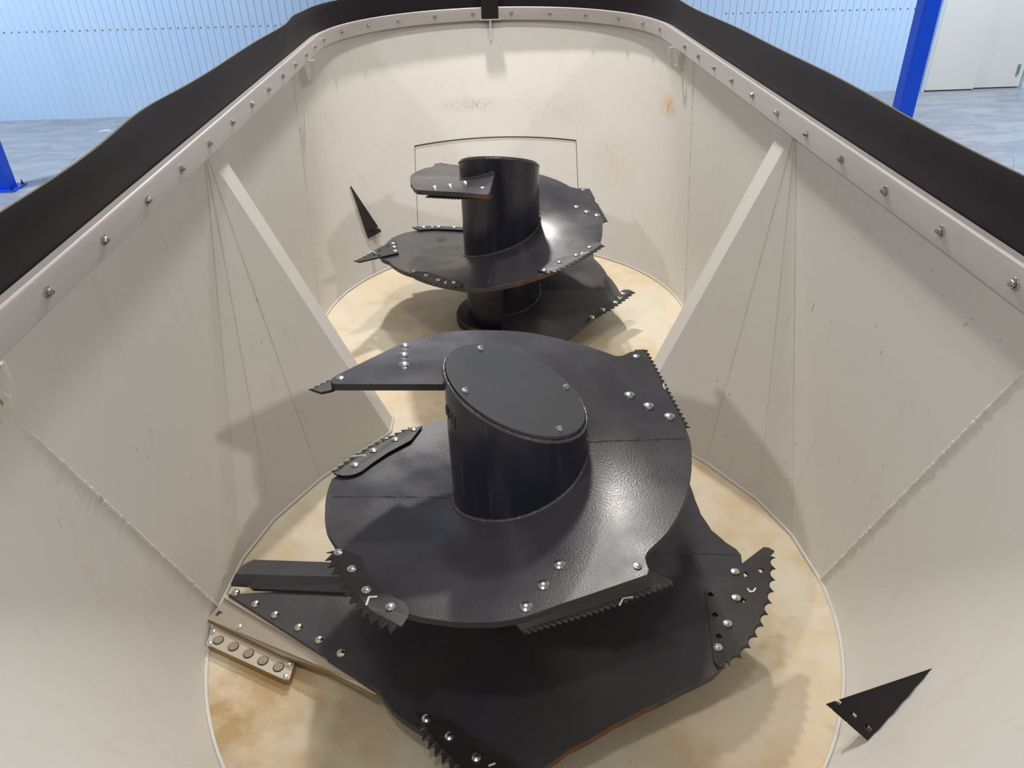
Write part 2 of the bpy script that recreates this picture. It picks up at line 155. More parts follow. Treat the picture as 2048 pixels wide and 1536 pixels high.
def mat_tub(name='grey_tub_paint', stains=True):
    m, nt, b = new_mat(name); v = coord(nt)
    base = mix(nt, noise(nt, v, 1.3, 4, .6), (.690, .675, .620), (.715, .690, .655))
    st = coord(nt, (5, 5, .55)); f = ramp(nt, noise(nt, st, 3.2, 5, .62), [(.56, 0.0), (.78, .32)])
    base = mix(nt, f, base, (.60, .51, .40))
    # short grazes where the feed has hit the wall
    sp = coord(nt, (26, 26, 9)); n1 = ramp(nt, noise(nt, sp, 2.6, 2, .5), [(.715, 0.0), (.755, .6)])
    n2 = ramp(nt, noise(nt, v, 1.7, 2, .5), [(.42, 0.0), (.62, 1.0)])
    mm = N(nt, 'ShaderNodeMath', operation='MULTIPLY'); nt.links.new(n1, mm.inputs[0]); nt.links.new(n2, mm.inputs[1])
    base = mix(nt, mm.outputs[0], base, (.20, .16, .13))
    if stains:
        # rust patches with a place of their own: centre and radii in the tub's own coordinates
        for (cx, cy, cz), (rx, ry, rz), c, amt in (
            ((1.02, 1.865, .885), (.2, .17, .08), (.62, .33, .05), 1.0),
            ((.80, 2.15, .50), (.22, .3, .22), (.62, .47, .28), .40),
            ((-.16, 2.65, .765), (.26, .3, .05), (.38, .31, .24), .6),
            ((.30, 2.5, .74), (.5, .4, .14), (.40, .33, .26), .25)):
            t = N(nt, 'ShaderNodeTexCoord'); mp = N(nt, 'ShaderNodeMapping', vector_type='POINT')
            mp.inputs['Location'].default_value = (-cx / rx, -cy / ry, -cz / rz)
            mp.inputs['Scale'].default_value = (1 / rx, 1 / ry, 1 / rz)
            nt.links.new(t.outputs['Object'], mp.inputs['Vector'])
            ln = N(nt, 'ShaderNodeVectorMath', operation='LENGTH'); nt.links.new(mp.outputs[0], ln.inputs[0])
            fall = ramp(nt, ln.outputs['Value'], [(.15, 1.0), (1.0, 0.0)])
            stv = coord(nt, (30, 30, 8)); g = ramp(nt, noise(nt, stv, 2.2, 4, .7), [(.42, 0.0), (.60, 1.0)])
            m2 = N(nt, 'ShaderNodeMath', operation='MULTIPLY'); nt.links.new(fall, m2.inputs[0]); nt.links.new(g, m2.inputs[1])
            m3 = N(nt, 'ShaderNodeMath', operation='MULTIPLY'); nt.links.new(m2.outputs[0], m3.inputs[0]); m3.inputs[1].default_value = amt
            base = mix(nt, m3.outputs[0], base, c)
    nt.links.new(base, b.inputs['Base Color'])
    nt.links.new(ramp(nt, noise(nt, v, 2.5, 3), [(.3, .50), (.7, .60)]), b.inputs['Roughness'])
    b.inputs['Specular IOR Level'].default_value = .3
    bump(nt, b, noise(nt, v, 60, 3), .05, .001)
    return m
M['tub'] = mat_tub()
M['tubplain'] = mat_tub('grey_tub_paint_plain', False)
def mat_floor():
    m, nt, b = new_mat('stained_cream_floor'); v = coord(nt)
    c = mix(nt, ramp(nt, noise(nt, v, 1.6, 5, .6), [(.40, 0.0), (.62, 1.0)]), (.74, .68, .54), (.70, .58, .40))
    c = mix(nt, ramp(nt, noise(nt, v, 3.2, 6, .68), [(.50, 0.0), (.68, .6)]), c, (.58, .43, .24))
    # heavier staining at the near left of the pan
    t = N(nt, 'ShaderNodeTexCoord'); mp = N(nt, 'ShaderNodeMapping')
    mp.inputs['Location'].default_value = (.92 / .75, 1.35 / .75, 0); mp.inputs['Scale'].default_value = (1 / .75, 1 / .75, 1)
    nt.links.new(t.outputs['Object'], mp.inputs['Vector'])
    ln = N(nt, 'ShaderNodeVectorMath', operation='LENGTH'); nt.links.new(mp.outputs[0], ln.inputs[0])
    fall = ramp(nt, ln.outputs['Value'], [(.1, 1.0), (1.0, 0.0)])
    g = ramp(nt, noise(nt, v, 4.5, 6, .65), [(.38, .1), (.6, 1.0)])
    m2 = N(nt, 'ShaderNodeMath', operation='MULTIPLY'); nt.links.new(fall, m2.inputs[0]); nt.links.new(g, m2.inputs[1])
    c = mix(nt, m2.outputs[0], c, (.45, .29, .12))
    s = ramp(nt, noise(nt, v, 75, 3, .65), [(.66, 0.0), (.72, .7)])
    s2 = ramp(nt, noise(nt, v, 2.4, 2), [(.45, 0.0), (.6, 1.0)])
    m3 = N(nt, 'ShaderNodeMath', operation='MULTIPLY'); nt.links.new(s, m3.inputs[0]); nt.links.new(s2, m3.inputs[1])
    c = mix(nt, m3.outputs[0], c, (.22, .12, .05))
    nt.links.new(c, b.inputs['Base Color']); b.inputs['Roughness'].default_value = .48
    bump(nt, b, noise(nt, v, 50, 3), .08, .001); return m
M['pan'] = mat_floor()
def mat_rail():
    m, nt, b = new_mat('scuffed_grey_rail'); v = coord(nt, (1, 1, 22))
    c = mix(nt, noise(nt, v, 2.2, 4, .6), (.47, .44, .425), (.58, .55, .53))
    c = mix(nt, ramp(nt, noise(nt, coord(nt), 9, 5, .7), [(.55, 0.0), (.75, .35)]), c, (.36, .34, .33))
    nt.links.new(c, b.inputs['Base Color']); b.inputs['Roughness'].default_value = .38
    b.inputs['Metallic'].default_value = .15; return m
M['rail'] = mat_rail()
def mat_belt():
    m, nt, b = new_mat('black_rubber_belt'); v = coord(nt)
    c = mix(nt, noise(nt, v, 2.4, 5, .6), (.009, .0065, .010), (.024, .018, .021))
    c = mix(nt, ramp(nt, noise(nt, coord(nt, (4, 4, 14)), 5, 4, .7), [(.66, 0.0), (.80, .3)]), c, (.08, .07, .06))
    nt.links.new(c, b.inputs['Base Color']); b.inputs['Roughness'].default_value = .62; b.inputs['Specular IOR Level'].default_value = .3
    bump(nt, b, noise(nt, v, 90, 3), .2, .001); return m
M['belt'] = mat_belt()
M['beltedge'] = mat_simple('canvas_belt_edge', (.20, .17, .11), .85)
M['thread'] = mat_simple('frayed_thread', (.42, .38, .30), .8)
def mat_hallwall():
    m, nt, b = new_mat('blue_white_sheet_metal'); v = coord(nt)
    nt.links.new(mix(nt, noise(nt, v, .7, 3), (.48, .68, .94), (.58, .74, .95)), b.inputs['Base Color'])
    b.inputs['Roughness'].default_value = .38; return m
M['hallwall'] = mat_hallwall()
def mat_concrete():
    m, nt, b = new_mat('grey_hall_concrete'); v = coord(nt, (1, 2.2, 1))
    c = mix(nt, ramp(nt, noise(nt, v, 1.6, 7, .72, .8), [(.38, 0.0), (.60, 1.0)]), (.26, .285, .33), (.38, .41, .455))
    nt.links.new(c, b.inputs['Base Color'])
    nt.links.new(ramp(nt, noise(nt, v, 2, 4), [(.3, .28), (.7, .5)]), b.inputs['Roughness']); return m
M['concrete'] = mat_concrete()
M['blue'] = mat_simple('blue_column_paint', (.003, .085, .80), .35)
def mat_door():
    m, nt, b = new_mat('cream_sliding_door'); v = coord(nt)
    c = mix(nt, noise(nt, v, 1.2, 3), (.74, .72, .66), (.66, .68, .68))
    c = mix(nt, ramp(nt, noise(nt, v, 3.5, 5, .7), [(.62, 0.0), (.8, .4)]), c, (.45, .30, .18))
    nt.links.new(c, b.inputs['Base Color']); b.inputs['Roughness'].default_value = .5; return m
M['door'] = mat_door()
M['trim'] = mat_simple('white_trim', (.62, .74, .88), .4)

# ------------------------------------------------------------ helpers
def empty(name, loc, label=None, cat=None, group=None):
    o = bpy.data.objects.new(name, None); o.empty_display_size = .1; o.location = loc; COL.objects.link(o)
    if label: tag(o, label, cat, group)
    return o
def tag(o, label=None, cat=None, group=None, kind=None):
    if label: o['label'] = label
    if cat: o['category'] = cat
    if group: o['group'] = group
    if kind: o['kind'] = kind
    return o
def mesh_obj(name, verts, faces, mats, parent=None, mi=None, smooth=25, bevel=0, loc=None, rot=None):
    me = bpy.data.meshes.new(name)
    me.from_pydata([tuple(v) for v in verts], [], faces); me.validate()
    if not isinstance(mats, (list, tuple)): mats = [mats]
    for m in mats: me.materials.append(m)
    if mi:
        for p, i in zip(me.polygons, mi): p.material_index = i
    bm = bmesh.new(); bm.from_mesh(me); bmesh.ops.recalc_face_normals(bm, faces=bm.faces); bm.to_mesh(me); bm.free()
    if smooth:
        for p in me.polygons: p.use_smooth = True
        me.set_sharp_from_angle(angle=R(smooth))
    o = bpy.data.objects.new(name, me); COL.objects.link(o)
    if parent: o.parent = parent
    if loc is not None: o.location = loc
    if rot is not None: o.rotation_euler = rot
    if bevel:
        b = o.modifiers.new('bevel', 'BEVEL'); b.width = bevel; b.segments = 2; b.limit_method = 'ANGLE'; b.angle_limit = R(40)
    return o
class MB:
    def __init__(s): s.v = []; s.f = []; s.m = []
    def add(s, vs, fs, m=0):
        n = len(s.v); s.v += [Vector(v) for v in vs]; s.f += [tuple(i + n for i in f) for f in fs]; s.m += [m] * len(fs)
    def box(s, a, b, m=0, mat=None):
        x0, y0, z0 = a; x1, y1, z1 = b
        vs = [Vector(p) for p in ((x0, y0, z0), (x1, y0, z0), (x1, y1, z0), (x0, y1, z0), (x0, y0, z1), (x1, y0, z1), (x1, y1, z1), (x0, y1, z1))]
        if mat: vs = [mat @ v for v in vs]
        s.add(vs, [(0, 3, 2, 1), (4, 5, 6, 7), (0, 1, 5, 4), (1, 2, 6, 5), (2, 3, 7, 6), (3, 0, 4, 7)], m)
    def tube(s, pts, r, n=8, closed=False, jitter=0, m=0):
        pts = [Vector(p) for p in pts]; k = len(pts); rings = []
        up = Vector((.13, .21, 1)).normalized()
        for i, p in enumerate(pts):
            a = pts[(i - 1) % k] if (closed or i > 0) else p; b = pts[(i + 1) % k] if (closed or i < k - 1) else p
            t = (b - a).normalized(); x = t.cross(up)
            if x.length < 1e-4: x = t.cross(Vector((1, 0, 0)))
            x.normalize(); y = x.cross(t)
            rr = r * (1 + random.uniform(-jitter, jitter))
            rings.append([p + (x * math.cos(j * 2 * math.pi / n) + y * math.sin(j * 2 * math.pi / n)) * rr for j in range(n)])
        vs = [q for g in rings for q in g]; fs = []
        for i in range(k if closed else k - 1):
            for j in range(n):
                a = i * n + j; b = i * n + (j + 1) % n; c = ((i + 1) % k) * n + (j + 1) % n; d = ((i + 1) % k) * n + j
                fs.append((a, b, c, d))
        if not closed:
            fs.append(tuple(range(n))[::-1]); fs.append(tuple((k - 1) * n + j for j in range(n)))
        s.add(vs, fs, m)
    def lathe(s, prof, n=16, mat=None, m=0):
        vs = []; fs = []
        for r, z in prof:
            for j in range(n):
                a = 2 * math.pi * j / n; vs.append(Vector((r * math.cos(a), r * math.sin(a), z)))
        for i in range(len(prof) - 1):
            for j in range(n):
                fs.append((i * n + j, i * n + (j + 1) % n, (i + 1) * n + (j + 1) % n, (i + 1) * n + j))
        fs.append(tuple(range(n))[::-1]); fs.append(tuple((len(prof) - 1) * n + j for j in range(n)))
        if mat: vs = [mat @ v for v in vs]
        s.add(vs, fs, m)
    def prism(s, poly, t, nrm=(0, 0, -1), m=0, ms=None):
        """polygon extruded by t along nrm"""
        n = len(poly); d = Vector(nrm) * t; P = [Vector(p) for p in poly]
        s.add(P + [p + d for p in P], [tuple(range(n)), tuple(range(2 * n - 1, n - 1, -1))], m)
        s.add(P + [p + d for p in P], [(i, (i + 1) % n, n + (i + 1) % n, n + i) for i in range(n)], m if ms is None else ms)
    def build(s, name, mats, parent=None, **k): return mesh_obj(name, s.v, s.f, mats, parent, s.m, **k)
def basis(p, nrm, spin=0):
    z = Vector(nrm).normalized(); x = Vector((1, 0, 0)) if abs(z.x) < .9 else Vector((0, 1, 0))
    x = (x - z * x.dot(z)).normalized(); y = z.cross(x)
    m = Matrix((x, y, z)).transposed().to_4x4()
    return Matrix.Translation(p) @ m @ Matrix.Rotation(spin, 4, 'Z')
MESH = {}
def shared(key, fn):
    if key not in MESH: MESH[key] = fn()
    return MESH[key]
def inst(name, key, fn, parent, mw):
    """one object of a repeated kind, sharing the mesh data of its first copy"""
    if key not in MESH:
        o = fn(); o.name = name; MESH[key] = o.data; o.parent = parent
    else:
        o = bpy.data.objects.new(name, MESH[key]); COL.objects.link(o); o.parent = parent
    o.matrix_local = mw
    return o
def dome(r):
    def fn():
        b = MB(); b.lathe([(r, -.004), (r, .0012), (r * .97, .0026), (r * .8, r * .26), (r * .55, r * .38), (r * .25, r * .45), (.0005, r * .46)], 20)
        return b.build('bolt', M['zinc'], smooth=40)
    return fn
def hexbolt(r, mat, washer=1.7, h=1.0):
    def fn():
        b = MB(); b.lathe([(r * washer, -.002), (r * washer, .0025), (r * washer * .92, .0035)], 20)
        pts = []
        b.lathe([(r * 1.05, .003), (r * 1.05, r * h), (r * .9, r * h + .0015)], 6)
        b.lathe([(r * .55, r * h), (r * .5, r * h + r * .7)], 12)
        return b.build('bolt', mat, smooth=25)
    return fn
def bool_cut(o, cutters):
    bpy.context.view_layer.update()
    for c in cutters:
        md = o.modifiers.new('cut', 'BOOLEAN'); md.object = c; md.operation = 'DIFFERENCE'; md.solver = 'EXACT'
    dg = bpy.context.evaluated_depsgraph_get()
    me = bpy.data.meshes.new_from_object(o.evaluated_get(dg))
    o.modifiers.clear(); o.data = me
    for c in cutters: bpy.data.objects.remove(c, do_unlink=True)

# ------------------------------------------------------------ augers
K = D['K']; ROT = D['ROT']; DZ = D['DZ']; TK = .022
def zh(th, far):
    th = th - (ROT if far else 0); z0 = DZ if far else 0
    k = K[::-1]
    for (a, za), (b, zb) in zip(k, k[1:]):
        if th <= b: return za + (zb - za) * (th - a) / (b - a) + z0
    return k[-1][1] + z0
def outline(pts):
    out = []
    for i in range(len(pts) - 1):
        a, ra, _ = pts[i]; b, rb, md = pts[i + 1]
        n = max(1, int(abs(a - b) / 1.5)); 
        xa, ya = ra * math.cos(R(a)), ra * math.sin(R(a)); xb, yb = rb * math.cos(R(b)), rb * math.sin(R(b))
        for j in range(n):
            t = j / n
            if md == 'L' or abs(a - b) < 4:
                x = xa + (xb - xa) * t; y = ya + (yb - ya) * t; r = math.hypot(x, y); th = math.degrees(math.atan2(y, x))
                while th < b - 60: th += 360
                while th > a + 60: th -= 360
            else: th = a + (b - a) * t; r = ra + (rb - ra) * t
            out.append((th, r))
    out.append((pts[-1][0], pts[-1][1])); return out
def flighting(far, parent):
    pts = outline([tuple(p) for p in D['flight_f' if far else 'flight_n']])
    rin = RT - .004; NR = 7; b = MB(); vs = []
    for th, r in pts:
        z = zh(th, far)
        for k in range(NR + 1):
            q = rin + (r - rin) * k / NR
            vs.append((q * math.cos(R(th)), q * math.sin(R(th)), z))
    n = len(pts); w = NR + 1; top = len(vs)
    vs += [(x, y, z - TK) for x, y, z in vs]
    tf = []; bf = []; ef = []
    for i in range(n - 1):
        for k in range(NR):
            a, c, d, e = i * w + k, i * w + k + 1, (i + 1) * w + k + 1, (i + 1) * w + k
            tf.append((a, c, d, e)); bf.append((top + a, top + e, top + d, top + c))
        a = i * w + NR; c = (i + 1) * w + NR; ef.append((a, top + a, top + c, c))
        a = i * w; c = (i + 1) * w; tf.append((a, c, top + c, top + a))
    mi = []
    for i in range(n - 1):
        t = pts[i][0]; mi.append(1 if ((-135 < t < -55 or t > 250) if far else t < -395) else 2)
    for i in (0, n - 1):
        for k in range(NR):
            a = i * w + k; ef.append((a, a + 1, top + a + 1, top + a)); mi.append(2)
    b.add(vs, tf, 0); b.v = b.v; nb = len(b.f)
    b.f += bf; b.m += [0] * len(bf); b.f += ef; b.m += mi
    o = b.build('flighting', [M['flight'], M['rustedge'], M['edge']], parent, smooth=30, bevel=.0016)
    return pts
def teeth_outline(T, n, dep, centre, kind):
    """walk the tip line; returns tips/valleys alternating, valleys set inwards"""
    P = [Vector(p) for p in T]; L = [0]
    for a, b2 in zip(P, P[1:]): L.append(L[-1] + (b2 - a).length)
    def at(s):
        s = max(0, min(L[-1], s))
        for i in range(len(P) - 1):
            if s <= L[i + 1] or i == len(P) - 2:
                t = (s - L[i]) / max(1e-9, L[i + 1] - L[i]); return P[i].lerp(P[i + 1], t), (P[i + 1] - P[i]).normalized()
    out = []
    pitch = L[-1] / n
    def inward(q, t):
        d = Vector((t.y, -t.x, 0))
        return -d if d.dot(centre - q) < 0 else d
    for i in range(n):
        p, t = at(i * pitch); out.append(('t', p, inward(p, t)))
        skew = .16 if kind == 'saw' and n < 16 else .45
        q, t = at(i * pitch + pitch * skew)
        d = inward(q, t)
        if kind == 'scallop':
            for f, dd in ((.10, .5), (.26, .86), (.5, 1.0), (.74, .86), (.90, .5)):
                q, t = at(i * pitch + pitch * f); out.append(('v', q + d * dep * dd, d))
        else: out.append(('v', q + d * dep, d))
    q, t = at(L[-1]); out.append(('t', q, inward(q, t)))
    return out
def knife(k, kind, far, parent, idx):
    S = Vector; ret = [S(p) for p in k['ret']]; T = [S(p) for p in k['teeth']]
    # knives are flat plates: lay every point on the plane that fits them best
    import numpy as np
    A = np.array([[p.x, p.y, 1] for p in ret + T]); zz = np.array([p.z for p in ret + T]); co = np.linalg.lstsq(A, zz, rcond=None)[0]
    pz = lambda p: float(co[0] * p[0] + co[1] * p[1] + co[2])
    lift = .002 if k['top'] else -.002
    for p in ret + T: p.z = pz(p) + lift
    k = dict(k); k['teeth'] = [tuple(p) for p in T]
    if k['top']: k['bolts'] = [(p[0], p[1], pz(p) + lift) for p in k['bolts']]; 
    k['mark'] = [(p[0], p[1], pz(p) + lift) for p in k['mark']]; k['holes'] = [(p[0], p[1], pz(p) + lift) for p in k['holes']]
    cen = sum(ret + T, S((0, 0, 0))) / len(ret + T)
    th = .008; tl = teeth_outline(k['teeth'], k['n'], k['dep'], cen, k['kind'])
    # inner line of the bevelled band: the valley points pushed further in
    body = []; b = MB(); tips = []
    band = k['dep'] * (.55 if kind != 'blade' else .25)
    for c, p, nn in tl:
        body.append(p + nn * (band if c == 'v' else k['dep'] + band * .8))
    tl = [(c, p) for c, p, nn in tl]
    n = len(tl)
    poly = body + ret
    b.prism(poly, th)
    # bevelled teeth in front of the body
    top_in = body; bot_in = [p - S((0, 0, th)) for p in body]
    tip_t = [p - S((0, 0, th * .72)) if c == 't' else p - S((0, 0, th * .45)) for c, p in tl]
    tip_b = [p - S((0, 0, th)) for c, p in tl]
    vs = top_in + tip_t + bot_in + tip_b; fs = []
    for i in range(n - 1):
        fs.append((i, i + 1, n + i + 1, n + i)); fs.append((n + i, n + i + 1, 3 * n + i + 1, 3 * n + i))
        fs.append((3 * n + i, 3 * n + i + 1, 2 * n + i + 1, 2 * n + i))
    fs.append((0, n, 3 * n, 2 * n)); fs.append((n - 1, 2 * n - 1, 4 * n - 1, 3 * n - 1))
    b.add(vs, fs)
    me_v, me_f = b.v, b.f
    name = {'blade': 'kicker_blade'}.get(kind, 'knife')
    o = mesh_obj(name, me_v, me_f, M['flight'] if kind == 'front' else M['knife'], parent, smooth=0)  # front knives take the lighter flight colour, painting in light on their tilt
    if k['holes']:
        # body and teeth are separate shells, the holes pass through the body only
        cs = []
        for h in k['holes']:
            m = MB(); m.box((-.0075, -.0075, -.03), (.0075, .0075, .03), 0, Matrix.Translation(h) @ Matrix.Rotation(.5, 4, 'Z'))
            cs.append(m.build('cutter', M['knife'], parent, smooth=0))
        bool_cut(o, cs)
    for j, p in enumerate(k['bolts']):
        small = kind in ('tip', 'side', 'front') and (p == k['bolts'][3 if kind in ('tip',) else 0])
        r = .0105 if small else (.0158 if kind in ('tip', 'side', 'front') else .0125)
        q = S(p) + S((0, 0, .001)); inst('bolt', 'dome%.4f' % r, dome(r), o, basis(q, (0, 0, 1), j))
    if k['top'] or kind in ('side', 'front'):
        for j, p in enumerate(k['bolts']):     # the nut below each bolt
            pass
    if len(k['mark']) > 1:
        m = MB(); mk = [S(p) + S((0, 0, .0006)) for p in k['mark']]
        for a, c in zip(mk, mk[1:]):
            d = (c - a).normalized(); s = S((-d.y, d.x, 0)) * .0024
            m.prism([a - d * .001 - s, c + d * .001 - s, c + d * .001 + s, a - d * .001 + s], .0008, (0, 0, -1))
        tag(m.build('paint_mark', M['mark'], o, smooth=0), 'white painted check mark')
    return o
DIG = {'6': [[(.8, .95), (.3, .75), (.08, .35), (.2, .05), (.6, 0), (.85, .22), (.7, .5), (.3, .5), (.12, .32)]],
       '7': [[(0, 1), (.85, 1), (.35, 0)]],
       '3': [[(.05, .88), (.4, 1), (.8, .85), (.7, .6), (.35, .53), (.75, .45), (.88, .2), (.5, 0), (.05, .1)]],
       '0': [[(.45, 1), (.12, .8), (.05, .4), (.25, .05), (.6, 0), (.85, .3), (.85, .7), (.6, .98), (.45, 1)]]}
def auger(far, label):
    a = empty('mixing_auger', (X1, Y1 + (LSP if far else 0), 0), label, 'auger', 'twin vertical mixing augers')
    dz = DZ if far else 0; rot = ROT if far else 0
    ca, cb, z0 = -.0868, .0094, .806
    cr, sr = math.cos(R(rot)), math.sin(R(rot)); ga, gb = ca * cr - cb * sr, ca * sr + cb * cr
    rimz = lambda th: z0 + dz + ga * math.cos(th) + gb * math.sin(th)
    n = 96; vs = []; fs = []; zs = [0.0, .25, .5, .7]
    for j in range(n):
        th = 2 * math.pi * j / n; c, s = RT * math.cos(th), RT * math.sin(th)
        for z in zs: vs.append((c, s, z))
        vs.append((c, s, rimz(th))); vs.append((c * .985, s * .985, rimz(th))); vs.append((c * .5, s * .5, z0 + dz + (ga * math.cos(th) + gb * math.sin(th)) * .5 - .002))
    w = 7
    for j in range(n):
        k2 = (j + 1) % n
        for i in range(6): fs.append((j * w + i, k2 * w + i, k2 * w + i + 1, j * w + i + 1))
    mesh_obj('auger_tube', vs, fs, M['tube'], a, smooth=40)
    pts = flighting(far, a)
    # weld beads: helix at the tube, rim under the cap
    random.seed(3)
    b = MB(); hp = []
    th = pts[0][0] - 1
    while th > pts[-1][0]:
        hp.append(((RT + .002) * math.cos(R(th)), (RT + .002) * math.sin(R(th)), zh(th, far) + .001)); th -= 1.6
    b.tube(hp, .0062, 7, jitter=.22)
    b.build('flight_weld', M['weld'], a, smooth=60)
    b = MB(); b.tube([((RT - .003) * math.cos(t), (RT - .003) * math.sin(t), rimz(t) - .001) for t in [2 * math.pi * i / 150 for i in range(150)]], .0058, 7, True, .2)
    b.build('rim_weld', M['weld'], a, smooth=60)
    # radial butt welds of the flight plates
    for t0, r0, r1 in ((-.9, .2, .485), (-184, .2, .57), (-367, .3, .672)):
        t0 += rot; b = MB(); m = 26
        b.tube([((r0 + (r1 - r0) * i / m) * math.cos(R(t0)), (r0 + (r1 - r0) * i / m) * math.sin(R(t0)), zh(t0, far) - .0022) for i in range(m + 1)], .0052, 6, jitter=.25)
        b.build('plate_weld', M['weld'], a, smooth=60)
    # cap plate
    nrm = Vector((-ga / RT, -gb / RT, 1)).normalized()
    b = MB(); b.prism([(.188 * math.cos(2 * math.pi * i / 96), .188 * math.sin(2 * math.pi * i / 96), rimz(2 * math.pi * i / 96) + .012 + (ga * math.cos(2 * math.pi * i / 96) + gb * math.sin(2 * math.pi * i / 96)) * (.188 / RT - 1)) for i in range(96)], .011)
    cap = b.build('cap_plate', M['cap'], a, smooth=30, bevel=.001)
    for t in (126, 30, 214, 309):
        th = R(t + rot); r = .166
        p = Vector((r * math.cos(th), r * math.sin(th), z0 + dz + .0125 + (ga * math.cos(th) + gb * math.sin(th)) * r / RT))
        inst('bolt', 'caphex', hexbolt(.0075, M['zinc'], 1.25, .8), cap, basis(p, nrm, t))
    # hub
    b = MB(); b.lathe([(.262, .0), (.262, .03), (.255, .045), (.21, .05), (.19, .05)], 64)
    b.build('hub_ring', M['hub'], a, smooth=30)
    # weld-bead number 6730
    b = MB(); r = RT + .0012; ch = .034; cw = .0185; st = -168 + rot
    for i, c in enumerate('6730'):
        for line in DIG[c]:
            q = []
            for (ax, ay), (bx, by) in zip(line, line[1:]):
                for s in range(3): q.append((ax + (bx - ax) * s / 3, ay + (by - ay) * s / 3))
            q.append(line[-1])
            P = []
            for u, v in q:
                tt = R(st) + (i * cw + u * cw * .72) / RT
                P.append((r * math.cos(tt), r * math.sin(tt), .772 + dz + .012 * (1 if far else 0) + v * ch - i * .003))
            b.tube(P, .0023, 6, jitter=.15)
    b.build('weld_number', M['weld'], a, smooth=60)
    for i, (kd, k) in enumerate(D['knives_f' if far else 'knives_n']): knife(k, kd, far, a, i)
    return a
A1o = auger(False, 'large dark steel auger nearest the camera with slanted cap facing up')
A2o = auger(True, 'far dark steel auger with half-disc top flight in front of its tube')

# bottom scraper of the near auger
def scraper(a):
    S = D['scr']; V = Vector
    for p in S['rivets']: inst('rivet', 'rivet', lambda: (lambda b: (b.lathe([(.0145, -.003), (.0145, .001), (.0125, .005), (.008, .008), (.0005, .009)], 20), b.build('rivet', M['steelrivet'], smooth=40))[1])(MB()), a, basis(V(p), (0, 0, 1)))
    b = MB(); b.prism(S['plate'], .016, (0, 0, -1), 0, 1)
    pl = tag(b.build('scraper_plate', [M['tan'], M['gold']], a, smooth=0, bevel=.001), 'bare tan steel plate with a golden edge')
    h = V(S['phole']); c = MB(); c.box((-.009, -.009, -.03), (.009, .009, .03), 0, Matrix.Translation(h) @ Matrix.Rotation(-.5, 4, 'Z')); bool_cut(pl, [c.build('cutter', M['tan'], a, smooth=0)])
    for p in S['pbolts']: inst('bolt', 'dome0.0090', dome(.009), pl, basis(V(p) + V((0, 0, -.002)), (0, 0, 1)))
    # raised lip along the flight edge
    b = MB(); P = [V(p) for p in S['plate']]
    e0, e1 = P[0], P[-1]; d = (e1 - e0).normalized(); s = V((d.y, -d.x, 0))
    if s.dot(P[2] - e0) < 0: s = -s
    b.prism([e0 - s * .004, e1 - s * .004, e1 + s * .006, e0 + s * .009], .014, (0, 0, -1))
    for q in b.v: q.z += .008
    tag(b.build('scraper_lip', M['tan'], a, smooth=0, bevel=.001), 'narrow tan lip along the black plate')
    b = MB(); b.prism(S['bar'], .022, (0, 0, -1), 0, 1)
    br = tag(b.build('magnet_bar', [M['tan'], M['gold']], a, smooth=0, bevel=.002), 'tan bar holding five round magnets')
    for p in S['discs']:
        q = V(p)
        b = MB(); b.lathe([(.0165, -.002), (.0165, .0008), (.0150, .0008), (.0148, -.001), (.0005, -.001)], 32, basis(q, (0, 0, 1)), 1)
        b.lathe([(.0146, -.002), (.0146, .0016), (.0140, .0020)], 32, basis(q, (0, 0, 1)), 0)
        b.build('magnet', [M['magnet'], M['black']], br, smooth=30)
    for p in S['bbolts']: inst('bolt', 'dome0.0090', dome(.009), br, basis(V(p), (0, 0, 1)))
    rows = [[V(p) for p in r] for r in S['wing']]; b = MB(); m = len(rows[0]); vs = [p for r in rows for p in r]
    k = len(vs); vs += [p - V((0, 0, .012)) for p in vs]; fs = []
    for i in range(2):
        for j in range(m - 1):
            q = (i * m + j, i * m + j + 1, (i + 1) * m + j + 1, (i + 1) * m + j); fs += [q, tuple(k + x for x in q)]
    for j in range(m - 1):
        fs += [(j, j + 1, k + j + 1, k + j), (2 * m + j, 2 * m + j + 1, k + 2 * m + j + 1, k + 2 * m + j)]
    for i in range(2):
        fs += [(i * m, (i + 1) * m, k + (i + 1) * m, k + i * m), (i * m + m - 1, (i + 1) * m + m - 1, k + (i + 1) * m + m - 1, k + i * m + m - 1)]
    b.add(vs, fs); tag(b.build('sweeper_wing', M['flight'], a, smooth=0, bevel=.001), 'bent dark plate behind the bottom flight edge')
scraper(A1o)

# ------------------------------------------------------------ tub
TUB = empty('mixer_tub', (X1, YM, 0), 'long grey painted steel mixing tub with bolted rim, around both dark augers', 'mixer tub')
UW, ZT = 1.045, 1.235
def Bt(t): return Vector((math.cos(t), .993 + math.sin(t), 0))
def Tt(t, e=1): return Vector((UW * math.cos(t), 2.0 + (1.095 if e > 0 else .497) * math.sin(t), ZT))
TH1, TH2 = R(58.4), R(121.6); VH = .472
def pan():
    pts = []
    half = [(.525, -.045), (.775, -.345), (.915, -.585), (.978, -.775)]
    arc = [(math.cos(t), -.993 - math.sin(t)) for t in [math.pi * i / 64 for i in range(65)]]
    ring = half + arc + [(-x, y) for x, y in half[::-1]]
    far = [(-x, -y + (.015)) for x, y in half] + [(math.cos(t), .993 + math.sin(t)) for t in [math.pi * (64 - i) / 64 for i in range(65)]] + [(x, -y + .015) for x, y in half[::-1]]
    return [(x, y, 0) for x, y in ring + far]
PAN = pan()
b = MB(); b.prism(PAN, .02, (0, 0, -1)); tag(b.build('floor_pan', M['pan'], TUB, smooth=0), 'cream floor plate with brown stains')
b = MB(); b.tube([(x * .997, y * .997 + 0, .003) for x, y, z in PAN], .0065, 6, True, .1); tag(b.build('floor_weld', M['tubplain'], TUB, smooth=60), 'pale weld lip around the floor plate')
